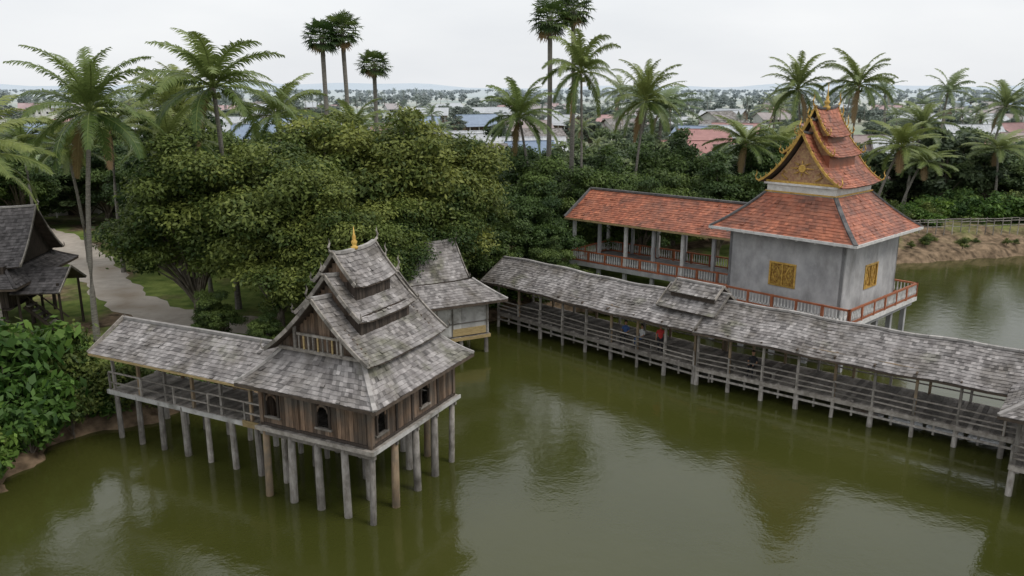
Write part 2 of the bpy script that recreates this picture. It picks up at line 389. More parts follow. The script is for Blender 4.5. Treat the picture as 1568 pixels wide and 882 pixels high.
for hw,za,zb,a,b in((1.45,3.95,4.95,-1.9,1.9),(.85,4.75,5.3,-1.5,1.5)):
    for sy in(-1,1):
        P=quadP((a,sy*hw,za),(b,sy*hw,za),(b,0,zb),(a,0,zb),.03); mb.tiles(P,7 if hw>1 else 4,.17,'shingle')
        for x in(a,b): mb.beam((x,sy*hw,za+.03),(x,0,zb+.05),.06,.14,'plank_grey')
    mb.beam((a-.05,0,zb+.05),(b+.05,0,zb+.05),.18,.1,'ridgecap')
mb.beam((-1.4,-.75,4.65),(1.4,-.75,4.65),.05,.3,'plank_dark')
for x in(-1.5,1.5):hook(mb,(x,0,5.3),(0,0,0),'plank_grey',.2,.03)
mb.build('raised_roof',g1,loc=(14.6,0,0))
pv=empty('waterside_pavilion',(23.6,29.65,0),A2); mb=MB()
for x in(-2.5,0,2.5):
    for y in(-2.5,0,2.5):
        if x==0 and y==0: continue
        mb.tube([(x,y,-1.3),(x,y,1.4)],[.13,.12],'stilt',8); mb.box((x,y,2.5),(.15,.15,2.2),'stilt')
deck(mb,-2.65,2.65,-2.65,2.65,1.4)
for a,b in(((-2.6,-2.6),(2.6,-2.6)),((-2.6,-2.6),(-2.6,2.6)),((2.6,-2.6),(2.6,2.6))):
    mb.beam((*a,1.25),(*b,1.25),.1,.22,'plank_grey'); railing(mb,(*a,1.4),(*b,1.4),.85,sp=1.3)
mb.build('frame',pv)
mb=MB(); skirt(mb,3.2,3.2,3.5,.4,.4,5.3,.05,.17,.2,'shingle'); hook(mb,(0,0,5.3),(0,0,0),'plank_grey',.6,.08); mb.build('roof',pv)

# ================================================================ temple
R2=math.radians(43-90); C=(19.2,49.8)
tp=empty('temple_library',(*C,0),R2); w=3.75; DK=3.0
mb=MB()
def wallface(a,b,z0,z1,hs,m='concrete'):
    a=V((*a,0));b=V((*b,0));L=(b-a).length;d=(b-a)/L;n=V((-d.y,d.x,0))
    def seg(s0,s1,za,zb): mb.obox(a+d*(s0+s1)/2+n*.1+V((0,0,(za+zb)/2)),d*(s1-s0)/2,n*.1,V((0,0,(zb-za)/2)),m,.5)
    s0,s1,za,zb=hs
    seg(0,s0,z0,z1);seg(s1,L,z0,z1);seg(s0,s1,z0,za);seg(s0,s1,zb,z1)
    c=a+d*(s0+s1)/2+n*.07+V((0,0,(za+zb)/2)); hw=(s1-s0)/2;hh=(zb-za)/2
    mb.obox(c,d*hw,n*.03,V((0,0,hh)),'gold_carving')
    o=-n*.09
    for sx in(-1,0,1): mb.obox(c+d*hw*sx*.97+o,d*(.05 if sx else .035),n*.03,V((0,0,hh)),'gold')
    for sz in(-1,1): mb.obox(c+V((0,0,hh*sz*.96))+o,d*hw*1.03,n*.035,V((0,0,.05)),'gold')
    for ix in(-1,1):
        cc=c+d*hw*.5*ix+o*.7
        k=[(0,.8),(.7,.0),(0,-.8),(-.7,0)]
        for q in range(4):
            p0=cc+d*k[q][0]*hw*.42+V((0,0,k[q][1]*hh*.85));p1=cc+d*k[(q+1)%4][0]*hw*.42+V((0,0,k[(q+1)%4][1]*hh*.85)); mb.beam(p0,p1,.03,.05,'gold')
L=2*w; ho=(L/2-.85,L/2+.85,4.25,5.7)
wallface((-w,-w),(w,-w),DK,7.75,ho);wallface((w,-w),(w,w),DK,7.75,ho);wallface((w,w),(-w,w),DK,7.75,ho);wallface((-w,w),(-w,-w),DK,7.75,ho)
mb.build('walls',tp)
mb=MB(); dw=4.85
mb.box((0,0,DK-.14),(2*dw,2*dw,.26),'white_paint',.5)
mb.box((0,0,DK-.42),(2*dw-.4,2*dw-.4,.28),'concrete',.5)
for i in range(5):
    for j in range(5):
        x=-4.3+i*2.15;y=-4.3+j*2.15
        mb.box((x,y,.6),(.28,.28,4.2),'concrete')
def balustrade(p,q,z,h=.85):
    p=V((*p,z));q=V((*q,z));L=(q-p).length;n=round(L/1.55)
    mb.beam(p+V((0,0,.1)),q+V((0,0,.1)),.1,.12,'orange_rail'); mb.beam(p+V((0,0,h)),q+V((0,0,h)),.13,.1,'orange_rail')
    for i in range(n+1): mb.box(p.lerp(q,i/n)+V((0,0,h/2)),(.15,.15,h+.12),'orange_rail')
    m=round(L/.21)
    for i in range(m):
        a=p.lerp(q,(i+.5)/m); mb.tube([a+V((0,0,.16)),a+V((0,0,.3)),a+V((0,0,.5)),a+V((0,0,h-.05))],[.035,.065,.035,.04],'white_paint',6)
e=dw-.08
balustrade((-e,-e),(e,-e),DK);balustrade((e,-e),(e,e),DK);balustrade((e,e),(-e,e),DK)
mb.build('balcony',tp)
mb=MB()
skirt(mb,4.7,4.7,7.5,2.25,2.45,9.7,.14,.22,.24,'red_tile','dark_ridge',.24)
mb.build('skirt_roof',tp)
mb=MB()
O=4.72
for k,(a,b) in enumerate((((-O,-O),(O,-O)),((O,-O),(O,O)),((O,O),(-O,O)),((-O,O),(-O,-O)))):
    mb.beam((*a,7.47),(*b,7.47),.1,.16,'white_paint')
    for i in range(9):
        p=V((*a,0)).lerp(V((*b,0)),i/8)*.93; mb.beam((p.x,p.y,7.4),(p.x*1.06,p.y*1.06,7.36),.12,.12,'white_paint')
mb.box((0,0,9.95),(4.4,4.8,.6),'white_paint',.5)
mb.box((0,0,10.3),(4.75,5.1,.12),'white_paint',.5)
mb.box((0,0,9.8),(4.6,5.0,.08),'gold',.5)
mb.box((0,0,11.5),(2.6,3.4,1.2),'red_tile',.3); mb.box((0,0,12.8),(1.5,2.1,.9),'red_tile',.3)
for ys in(-1,1):
    for yy,ww,ze,zr in((2.35,2.25,10.3,13.1),(1.62,1.35,12.1,13.9),(1.15,.8,13.2,14.5)):
        vs=[(-ww,ys*yy,ze)]+[(ww*(2*k/16-1),ys*yy,ze+(zr-ze)*((1-abs(2*k/16-1))-.13*4*(1-abs(2*k/16-1))*abs(2*k/16-1))) for k in range(1,16)]+[(ww,ys*yy,ze)]
        n=len(vs); mb.add(vs,[tuple(range(n))],'pediment',.6)
    mb.beam((-2.3,ys*2.42,10.42),(2.3,ys*2.42,10.42),.1,.14,'gold')
    mb.tube([(0,ys*2.42,11.3),(0,ys*2.44,11.3)],[.24,.2],'gold',12)
    for a in range(8):
        an=a*math.pi/4; mb.tube([(math.cos(an)*.3,ys*2.43,11.3+math.sin(an)*.3),(math.cos(an)*.75,ys*2.43,11.3+math.sin(an)*.5)],[.06,.015],'gold',5)
    for sx in(-1,1): mb.tube([(sx*.9,ys*2.42,10.6),(sx*1.3,ys*2.42,10.85),(sx*1.15,ys*2.42,11.1),(sx*.95,ys*2.42,10.95)],[.05,.05,.04,.02],'gold',5)
mb.build('pediments_and_trim',tp)
mb=MB()
tier(mb,-2.75,2.75,2.6,10.25,13.3,.15,.22,.24,'red_tile','gold',.75,.13,True,.15,'dark_ridge')
tier(mb,-1.95,1.95,1.6,11.95,14.05,.14,.22,.24,'red_tile','gold',.65,.12,True,.15,'dark_ridge')
tier(mb,-1.4,1.4,1.0,13.1,14.75,.12,.22,.24,'red_tile','gold',.65,.11,True,.15,'dark_ridge')
mb.build('stacked_roof',tp)
mb=MB(); prof=[(14.7,.2),(14.9,.22),(15.0,.1),(15.1,.17),(15.22,.17),(15.3,.08),(15.45,.1),(15.6,.04),(16.3,.01)]
mb.tube([(0,0,z) for z,r in prof],[r for z,r in prof],'gold',10); mb.build('spire',tp,smooth=True)

# ================================================================ red walkway
d=V((.75,-.66)).normalized(); ang=math.atan2(d.y,d.x)
rw=empty('red_roofed_walkway',(11.65,60.6,0),ang); mb=MB(); dz=2.5; hw=3.1
for sy in(-1,1):
    P=quadP((-7.2,sy*hw,6),(8.3,sy*hw,6),(8.3,0,8),(-6.9,0,8),.1); mb.tiles(P,15,.22,'red_tile')
    mb.beam((-7.2,sy*hw,5.93),(8.3,sy*hw,5.93),.08,.14,'bamboo')
    mb.beam((-7.2,sy*hw,6.05),(-6.9,0,8.05),.12,.2,'dark_ridge')
mb.beam((-6.95,0,8.06),(8.3,0,8.06),.28,.14,'dark_ridge')
mb.add([(-6.7,-2.7,6.15),(-6.7,2.7,6.15),(-6.6,0,7.9)],[(0,1,2)],'white_paint')
mb.build('roof',rw)
mb=MB()
mb.box((.5,0,dz-.16),(15,5.4,.32),'concrete',.9)
for i in range(7):
    x=-6.7+i*2.45
    for y in(-2.4,2.4):
        mb.box((x,y,4.3),(.22,.22,3.4),'concrete' if i%2 else 'white_paint'); mb.box((x,y,.8),(.26,.26,3.4),'concrete')
    mb.beam((x,-3,5.95),(x,3,5.95),.1,.14,'soffit')
for y in(-2.5,2.5): mb.beam((-7,y,5.85),(8,y,5.85),.14,.2,'soffit'); balustrade((-6.8,y),(7.6,y),dz)
balustrade((-6.8,-2.5),(-6.8,2.5),dz)
mb.build('deck_posts_and_balustrade',rw)

# ================================================================ middle waterside building
mbd=empty('waterside_pavilion_house',(-6.0,48.3,0),math.radians(27)); mb=MB()
hx,hy=3.6,2.9
for x in(-3.5,-1.8,0,1.8,3.5):
    for y in(-2.8,0,2.8): mb.tube([(x,y,-1.3),(x,y,1.2)],[.15,.13],'stilt',8)
deck(mb,-hx-.1,hx+.1,-hy-.1,hy+.1,1.25)
mb.beam((-hx-.1,-hy-.12,1.12),(hx+.1,-hy-.12,1.12),.06,.2,'bamboo')
planks(mb,(-hx,-hy),(hx,-hy),1.3,3.9,'limewash',w=.9);planks(mb,(hx,-hy),(hx,hy),1.3,3.9,'limewash',w=.9);planks(mb,(hx,hy),(-hx,hy),1.3,3.9,'limewash',w=.9);planks(mb,(-hx,hy),(-hx,-hy),1.3,3.9,'limewash',w=.9)
mb.box((2.3,-hy-.05,1.55),(2.2,.06,.45),'bamboo');mb.beam((-hx,-hy-.05,3.1),(hx,-hy-.05,3.1),.05,.08,'plank_grey');mb.beam((-hx,-hy-.05,2.1),(hx,-hy-.05,2.1),.04,.06,'plank_grey')
for x in(.2,1.2,3.5): mb.box((x,-hy-.04,2.6),(.08,.07,2.5),'plank_grey')
mb.build('walls_and_stilts',mbd)
mb=MB(); skirt(mb,4.5,3.8,3.5,2.9,2.1,4.6,.05,.18,.21,'shingle')
tierm=MB(); tier(tierm,-2.6,2.6,2.2,4.6,6.6,.05,.18,.21,'shingle','plank_grey',.4)
mb.build('skirt_roof',mbd); tierm.build('gable_roof',mbd,rz=math.radians(90))
mb=MB()
for ys in(-1,1): mb.add([(ys*2.3,-2.0,4.55),(ys*2.3,2.0,4.55),(ys*2.3,0,6.45)],[(0,1,2)],'plank_dark')
mb.build('gable_walls',mbd)

# ================================================================ dark timber house (left)
dh=empty('timber_house',(-36.3,50.3,0),math.radians(8)); mb=MB()
for x in np.arange(-4.5,5,1.8):
    for y in(-3.5,0,3.5): mb.cyl((x,y,.3),(x,y,2.7),.14,.12,'plank_dark')
deck(mb,-5,5,-4,4,2.8,'plank_dark')
for a,b,hs in(((-4.8,-3.6),(4.8,-3.6),[(2,2.8,3.3,4.3),(6.2,7.0,3.3,4.3)]),((4.8,-3.6),(4.8,3.6),[(3,3.8,3.3,4.3)]),((4.8,3.6),(-4.8,3.6),[]),((-4.8,3.6),(-4.8,-3.6),[])): planks(mb,a,b,2.8,5.4,'plank_dark',hs)
for s in(2.4,6.6): arch_window(mb,(-4.8+s,-3.6,3.3),(1,0,0),.8,1.0,'plank',False)
arch_window(mb,(4.8,-.2,3.3),(0,1,0),.8,1.0,'plank',False)
for i in range(7): mb.box((5.4+i*.28,-2,2.6-i*.3),(.3,1.1,.06),'plank_grey')
for y in(-2.6,-1.4): mb.beam((5.2,y,2.6),(7.3,y,.6),.06,.2,'plank_dark'); mb.beam((5.2,y,3.5),(7.3,y,1.5),.06,.08,'plank_dark')
for x,y in((5.2,-3.2),(7.6,-3.2),(7.6,0),(5.2,0)): mb.cyl((x,y,.5),(x,y,4.2),.09,.08,'plank_dark')
mb.build('walls_and_posts',dh)
mb=MB(); tier(mb,-5.6,5.6,3.3,5.2,8.5,.08,.2,.24,'shingle_dark','plank_grey',.4,.13); mb.build('main_roof',dh,rz=math.radians(90))
mb=MB(); skirt(mb,5.9,4.9,4.3,4.3,2.6,5.5,.06,.2,.24,'shingle_dark','shingle_dark')
P=quadP((5.0,-3.8,3.7),(7.9,-3.8,3.7),(7.9,-1.6,4.9),(5.0,-1.6,4.9)); mb.tiles(P,9,.2,'shingle_dark');P=quadP((5.0,.6,3.7),(7.9,.6,3.7),(7.9,-1.6,4.9),(5.0,-1.6,4.9)); mb.tiles(P,9,.2,'shingle_dark')
for k in(-1,1): mb.beam((7.9,-1.6+2.2*k,3.75),(7.9,-1.6,4.95),.06,.13,'plank_grey')
for k in(-1,1): mb.add([(k*5.0,-2.9,5.2),(k*5.0,2.9,5.2),(k*5.0,0,8.3)],[(0,1,2)],'plank_dark')
mb.build('lower_roofs',dh)

# ================================================================ ground / water
pond=np.array([(-20.9,29.2),(-21.6,33.3),(-19.4,36),(-15.5,38.3),(-10,42.5),(-6.9,46.6),(-3,51.5),(.5,56.5),(5,57),(8.5,54.5),(11.5,53.5),(13.5,57),(18,62),(27,68.5),(36,73),(46,75.5),(60,78),(110,86),(140,60),(140,-60),(-60,-60),(-60,16),(-34,22),(-24.5,26)])
def sdf(px,py):
    d=np.full(px.shape,1e9); ins=np.zeros(px.shape,bool)
    n=len(pond)
    for i in range(n):
        ax,ay=pond[i];bx,by=pond[(i+1)%n]
        ex,ey=bx-ax,by-ay; t=np.clip(((px-ax)*ex+(py-ay)*ey)/(ex*ex+ey*ey),0,1)
        d=np.minimum(d,np.hypot(px-ax-t*ex,py-ay-t*ey))
        c=((ay>py)!=(by>py))&(px<(bx-ax)*(py-ay)/((by-ay)+1e-12)+ax); ins^=c
    return np.where(ins,-d,d)
xs=np.array([-7000,-3500,-1800,-900,-500,-300,-200,-140,-100]+list(np.arange(-75,95,.7))+[110,140,200,300,500,900,1800,3500,7000.])
ys=np.array([-400,-200,-100,-60,-30,-5]+list(np.arange(10,100,.7))+[110,125,145,170,200,250,320,420,600,900,1400,2200,3500,5000,7500.])
GX,GY=np.meshgrid(xs,ys)
wob=.35*np.sin(GX*1.3+GY*.7)+.3*np.sin(GX*.6-GY*1.9)+.2*np.sin(GX*2.9+GY*2.3)
D0=sdf(GX,GY)
D=D0+wob*(np.abs(D0)<6)
bankf=np.clip((GX-20)/12,0,1)*np.clip((GY-60)/8,0,1)*np.clip((130-GY)/40,0,1)
top=.8+1.2*bankf
Z=np.where(D>0,top*np.clip(D/(1.6+4*bankf),0,1)**.6,-1.6*np.clip(-D/3,0,1)-.02)
Z+=np.where((bankf>.2)&(D>0),.18*np.sin(GX*1.7+np.sin(GY))*np.sin(GY*1.4+GX*.5)*np.clip(D/2,0,1),0)
ny,nx=GX.shape
verts=np.stack([GX.ravel(),GY.ravel(),Z.ravel()],1)
idx=np.arange(nx*ny).reshape(ny,nx)
F=np.stack([idx[:-1,:-1].ravel(),idx[:-1,1:].ravel(),idx[1:,1:].ravel(),idx[1:,:-1].ravel()],1)
me=bpy.data.meshes.new('ground'); me.from_pydata(verts.tolist(),[],F.tolist()); me.polygons.foreach_set('use_smooth',[True]*len(F))
a=me.attributes.new('bank','FLOAT','POINT'); a.data.foreach_set('value',np.clip(1-(D.ravel()-.5)/(1.8+5*bankf.ravel()),0,1).astype(np.float32))
m=bpy.data.materials.new('ground_mat'); m.use_nodes=True; N=m.node_tree.nodes;Lk=m.node_tree.links; b=N['Principled BSDF']; b.inputs['Roughness'].default_value=.95; b.inputs['Specular IOR Level'].default_value=.1
ge=N.new('ShaderNodeNewGeometry')
def noise(sc,det=6):
    n=N.new('ShaderNodeTexNoise'); n.inputs['Scale'].default_value=sc;n.inputs['Detail'].default_value=det; Lk.new(ge.outputs['Position'],n.inputs['Vector']);return n
def ramp(src,p0,c0,p1,c1):
    r=N.new('ShaderNodeValToRGB'); r.color_ramp.elements[0].position=p0;r.color_ramp.elements[1].position=p1;r.color_ramp.elements[0].color=(*c0,1);r.color_ramp.elements[1].color=(*c1,1);Lk.new(src,r.inputs[0]);return r
def mixc(f,A,B):
    x=N.new('ShaderNodeMix');x.data_type='RGBA';Lk.new(f,x.inputs['Factor']);Lk.new(A,x.inputs['A']);Lk.new(B,x.inputs['B']);return x.outputs['Result']
g=ramp(noise(.9).outputs[0],.35,(.10,.15,.035),.7,(.24,.29,.08)); so=ramp(noise(1.7).outputs[0],.35,(.085,.062,.04),.7,(.30,.215,.14))
pf=ramp(noise(.16).outputs[0],.5,(0,0,0),.62,(1,1,1)); c=mixc(pf.outputs[0],g.outputs[0],so.outputs[0])
at=N.new('ShaderNodeAttribute');at.attribute_name='bank'
mm=N.new('ShaderNodeMath');mm.operation='MULTIPLY_ADD';mm.inputs[1].default_value=1.6;n5=noise(.8);ms=N.new('ShaderNodeMath');ms.operation='SUBTRACT';ms.inputs[1].default_value=.75;Lk.new(n5.outputs[0],ms.inputs[0]);Lk.new(at.outputs['Fac'],mm.inputs[0]);Lk.new(ms.outputs[0],mm.inputs[2]);mm.use_clamp=True
c=mixc(mm.outputs[0],c,so.outputs[0])
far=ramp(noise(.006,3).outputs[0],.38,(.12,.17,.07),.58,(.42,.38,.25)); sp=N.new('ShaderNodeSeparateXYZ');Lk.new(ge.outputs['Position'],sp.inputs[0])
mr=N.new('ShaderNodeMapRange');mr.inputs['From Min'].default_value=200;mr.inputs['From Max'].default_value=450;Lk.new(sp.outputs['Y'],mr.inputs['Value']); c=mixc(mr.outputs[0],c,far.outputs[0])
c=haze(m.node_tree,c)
Lk.new(c,b.inputs['Base Color']); bp=N.new('ShaderNodeBump');bp.inputs['Strength'].default_value=.6;bp.inputs['Distance'].default_value=.12;Lk.new(noise(4).outputs[0],bp.inputs['Height']);Lk.new(bp.outputs[0],b.inputs['Normal'])
me.materials.append(m); link(bpy.data.objects.new('ground',me))
# water
mw=bpy.data.materials.new('pond_water_mat'); mw.use_nodes=True;N=mw.node_tree.nodes;Lk=mw.node_tree.links;b=N['Principled BSDF']
b.inputs['Roughness'].default_value=.09;b.inputs['IOR'].default_value=1.54
ge=N.new('ShaderNodeNewGeometry'); r=ramp(noise(.07,4).outputs[0],.35,(.040,.045,.009),.68,(.058,.061,.015));Lk.new(r.outputs[0],b.inputs['Base Color'])
bp=N.new('ShaderNodeBump');bp.inputs['Strength'].default_value=.45;bp.inputs['Distance'].default_value=.03;Lk.new(noise(1.3,4).outputs[0],bp.inputs['Height'])
bp2=N.new('ShaderNodeBump');bp2.inputs['Strength'].default_value=.5;bp2.inputs['Distance'].default_value=.008;Lk.new(noise(7,3).outputs[0],bp2.inputs['Height']);Lk.new(bp.outputs[0],bp2.inputs['Normal']);Lk.new(bp2.outputs[0],b.inputs['Normal'])
me=bpy.data.meshes.new('pond_water');me.from_pydata([(-61,-61,0),(141,-61,0),(141,90,0),(-61,90,0)],[],[(0,1,2,3)]);me.materials.append(mw);link(bpy.data.objects.new('pond_water',me))
# path
pts=[(-64,94),(-52,86),(-45.5,80),(-38.5,71),(-33,63),(-28,56.5),(-22.5,52),(-15,50)]
mb=MB();fine=[]
for i in range(len(pts)-1):
    for k in range(8):
        p=[V(pts[max(i-1,0)]),V(pts[i]),V(pts[i+1]),V(pts[min(i+2,len(pts)-1)])];t=k/8
        fine.append(.5*((2*p[1])+(-p[0]+p[2])*t+(2*p[0]-5*p[1]+4*p[2]-p[3])*t*t+(-p[0]+3*p[1]-3*p[2]+p[3])*t**3))
vs=[]
for i,p in enumerate(fine):
    dd=(fine[min(i+1,len(fine)-1)]-fine[max(i-1,0)]).normalized();n=V((-dd.y,dd.x));h=1.7+.25*math.sin(i*1.1)+.15*math.sin(i*2.7)
    vs+=[(*(p+n*h),.812),(*(p-n*h),.812)]
mb.add(vs,[(2*i,2*i+1,2*i+3,2*i+2) for i in range(len(fine)-1)],'path_soil',.5);mb.build('dirt_path')

# ================================================================ vegetation
def leaf_arrays(c,nrm,size,asp=.5):
    n=len(c); r=np.random.normal(size=(n,3)); t=np.cross(nrm,r); t/=np.linalg.norm(t,axis=1,keepdims=True)+1e-9; b=np.cross(nrm,t)
    s=size[:,None]; v=np.stack([c+t*s,c+b*s*asp,c-t*s,c-b*s*asp],1).reshape(-1,3)
    return v,np.arange(4*n).reshape(n,4)
def tree_mesh(name,H,R,nc,nl,ls,base,seed,lm='leaf',bm='bark',trunk=.28,flat=1.0,cr=(.12,.29),sp=.2):
    rs=np.random.RandomState(seed); random.seed(seed); np.random.seed(seed)
    zc=(H+base)/2;hz=(H-base)/2*flat
    cs=[];rr=[]
    while len(cs)<nc:
        d=rs.normal(size=3);d/=np.linalg.norm(d); 
        if d[2]<-.8: continue
        u=rs.uniform(.35,1)**.6*rs.uniform(.85,1.16)
        lob=1+.22*math.sin(3*math.atan2(d[1],d[0])+seed)+.12*math.sin(5*d[2]*3+seed)
        p=np.array([d[0]*R*.8*u*lob,d[1]*R*.8*u*lob,zc+d[2]*hz*.82*u*lob]); cs.append(p);rr.append(R*rs.uniform(*cr))
    cs=np.array(cs);rr=np.array(rr);w=rr**2;w/=w.sum()
    k=rs.choice(nc,nl,p=w); d=rs.normal(size=(nl,3));d[:,2]=d[:,2]*.9+.25;d/=np.linalg.norm(d,axis=1,keepdims=True)
    rad=rr[k]*(1-.55*rs.uniform(size=nl)**2.0)*(1+sp*rs.normal(size=nl)); sq=np.array([1.15,1.15,.62])
    c=cs[k]+d*rad[:,None]*sq
    nr=d*.55+np.array([0,0,.55])+rs.normal(size=(nl,3))*.42;nr/=np.linalg.norm(nr,axis=1,keepdims=True)
    size=ls*rs.uniform(.6,1.3,nl)
    v,f=leaf_arrays(c,nr,size)
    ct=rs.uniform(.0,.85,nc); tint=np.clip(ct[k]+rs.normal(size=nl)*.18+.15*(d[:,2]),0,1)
    mb=MB(); mb.tube([(0,0,-.3),(.1,.05,base*.6),(0,0,base+.5),(.1,-.1,zc+hz*.3)],[trunk*1.4,trunk,trunk*.85,trunk*.3],bm,8,.5)
    for j in range(0,nc,2):
        p=cs[j]; z0=base*rs.uniform(.7,1.2); mid=V((p[0]*.45,p[1]*.45,z0+(p[2]-z0)*.6))
        mb.tube([(0,0,z0),mid,p],[trunk*.45,trunk*.25,trunk*.06],bm,5,.5,False)
    nv=len(mb.v); me=bpy.data.meshes.new(name)
    me.from_pydata(mb.v+v.tolist(),[],mb.f+(f+nv).tolist())
    me.materials.append(MATS[bm]);me.materials.append(MATS[lm])
    me.polygons.foreach_set('material_index',[0]*len(mb.f)+[1]*nl)
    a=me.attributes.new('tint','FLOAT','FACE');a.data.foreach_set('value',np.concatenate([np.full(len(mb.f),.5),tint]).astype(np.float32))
    me.update();return me
def palm_mesh(name,H,FL,nf,seed,lean=.8,lm='palm_leaf',nl=44,lw=.1,lf=.17):
    random.seed(seed);mb=MB()
    la=random.uniform(0,6.28);pts=[]
    for i in range(9):
        t=i/8;pts.append(V((math.cos(la)*lean*t*t,math.sin(la)*lean*t*t,H*t-.3*(1-t))))
    mb.tube(pts,[.24,.18]+[.155-.006*i for i in range(7)],'palm_bark',8,.5)
    top=pts[-1]
    for i in range(nf):
        az=i*2.399+random.uniform(-.3,.3);u=i/nf;el=math.radians(82-112*u**1.05+random.uniform(-10,10)); dead=u>.94
        L=FL*random.uniform(.82,1.1)*(1 if not dead else .8); 
        if dead: el=math.radians(-55)
        p=top+V((0,0,.1));ns=9;rp=[p.copy()];e=el;tw=random.uniform(-.05,.05)
        for k in range(ns):
            a2=az+tw*k
            p=p+V((math.cos(a2)*math.cos(e),math.sin(a2)*math.cos(e),math.sin(e)))*L/ns;rp.append(p.copy());e-=math.radians((5+9*k/ns)*random.uniform(.75,1.2));e=max(e,math.radians(-82))
        m='palm_dead' if dead else lm;tt=min(1,max(0,.85-.65*u+random.uniform(-.15,.2)))
        mb.tube(rp,[.055-.005*k for k in range(ns+1)],m,4,1.0,False)
        tws=random.uniform(-.5,.5)
        for j in range(nl):
            q=.14+.86*j/nl;x=q*ns;k=min(int(x),ns-1);pp=rp[k].lerp(rp[k+1],x-k);fw=(rp[k+1]-rp[k]).normalized()
            sd=fw.cross(V((0,0,1)));
            if sd.length<.1: sd=V((-math.sin(az),math.cos(az),0))
            sd.normalize();up=sd.cross(fw)
            sd2=(sd*math.cos(tws)+up*math.sin(tws));up2=up*math.cos(tws)-sd*math.sin(tws)
            ll=FL*lf*(math.sin(math.pi*min(1,q*.8+.16))**.6)*random.uniform(.8,1.15)
            for s in(-1,1):
                dr=(sd2*s*.85+fw*.62+up2*.1+V((0,0,random.uniform(-.3,0)))).normalized();mid=pp+dr*ll*.5;end=mid+(dr+V((0,0,-random.uniform(.3,1.0)))).normalized()*ll*.5
                wv=fw*lw*.5
                mb.add([pp-wv,pp+wv,mid+wv,mid-wv,end],[(0,1,2,3),(3,2,4)],m,min(1,max(0,tt+random.uniform(-.15,.15))))
    for i in range(9):
        a=random.uniform(0,6.28);c=top+V((math.cos(a)*.3,math.sin(a)*.3,-.25-random.random()*.3)); mb.tube([c+V((0,0,.13)),c+V((0,0,.05)),c-V((0,0,.08)),c-V((0,0,.14))],[.04,.12,.12,.03],'palm_leaf',6,.9)
    me=mb.build(name,'mesh');me['la']=la;return me
def sugar_mesh(name,H,seed):
    random.seed(seed);mb=MB();mb.tube([(0,0,-.3),(.1,0,H*.3),(.15,.05,H*.7),(0,0,H)],[.32,.22,.19,.2],'palm_bark',8,.4);top=V((0,0,H))
    for i in range(40):
        az=i*2.399+random.uniform(-.2,.2);el=math.asin(max(-1,min(1,.98-1.9*i/40)));d=V((math.cos(az)*math.cos(el),math.sin(az)*math.cos(el),math.sin(el)))
        st=top+d*random.uniform(.85,1.35);mb.tube([top,st],[.03,.02],'palm_leaf',4,.6,False)
        sd=d.cross(V((0,0,1)));sd=sd.normalized() if sd.length>.1 else V((1,0,0));up=sd.cross(d);tt=random.uniform(.1,.9)-.2*(i/38);m='palm_dead' if i>37 else 'leaf_dark'
        R=random.uniform(.75,1.05)
        for k in range(15):
            a=math.radians(-110+220*k/14);v1=(d*math.cos(a)+sd*math.sin(a));w=(sd*math.cos(a)-d*math.sin(a))*.07;e=st+v1*R+up*.15*math.cos(k*2)+V((0,0,-.15))
            mid=st+v1*R*.6+up*.05;mb.add([st,mid-w,e,mid+w],[(0,1,2,3)],m,max(0,tt+random.uniform(-.1,.1)))
    return mb.build(name,'mesh')
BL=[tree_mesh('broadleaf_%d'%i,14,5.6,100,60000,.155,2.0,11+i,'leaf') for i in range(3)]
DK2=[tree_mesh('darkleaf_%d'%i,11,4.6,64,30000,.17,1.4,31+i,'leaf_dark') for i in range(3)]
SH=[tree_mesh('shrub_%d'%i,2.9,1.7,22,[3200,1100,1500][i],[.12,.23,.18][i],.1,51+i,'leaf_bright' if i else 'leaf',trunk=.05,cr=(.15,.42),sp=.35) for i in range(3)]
CP=[palm_mesh('coconut_%d'%i,14.5,4.9,25+i,71+i,lean=[.5,1.3,2.2][i]) for i in range(3)]
SP=[sugar_mesh('sugar_%d'%i,20,81+i) for i in range(2)]
def put(name,me,x,y,sc,rz=None,z=.7,sz=None):
    o=bpy.data.objects.new(name,me);o.location=(x,y,z);o.rotation_euler=(0,0,random.uniform(0,6.28) if rz is None else rz);o.scale=(sc,sc,sz or sc);return link(o)
random.seed(5)
for x,y,s,k in((-20.6,50.5,.93,0),(-14.5,48,.93,1),(-8.7,54,1.1,2),(-16,58,.85,2),(-10.6,46.2,.74,0),(-5.6,55,.98,1),(-8.3,47.6,.64,2),(-12.5,52,.95,0),(-5.9,51.8,.72,2)): put('broadleaf_tree',BL[k],x,y,s)
for x,y,s,k in((-1.6,57.5,.62,0),(2.2,61.4,.62,1),(-3,62,.85,2),(1.5,68,.85,1),(8,71,.9,0),(13,72,.85,2),(18.5,70.5,.85,0),(24,75,.9,1),(-4.5,71,.95,1),(30,80,.85,2),(5.5,69,.7,0),(11,67,.7,1),(16,78,1,0),(1,79,1,2),(-12,68,1,1),(-18,70,1,0),(-24,74,1,1),(-36,78,.9,0),(-30,69,.8,2),(3,58.5,.4,0),(-45,62,.8,1),(-17.5,45.0,.33,1),(-14,43.6,.28,0),(-52,84,.9,2),(-58,90,1,0),(-46,90,1,1),(-39,88,1,2),(-31,84,1.05,0),(-55,72,.9,1),(-66,95,1.1,2),(-27,66,1.15,1),(-49,64,.75,0),(-62,80,.9,0)): put('broadleaf_tree',DK2[k],x,y,s)
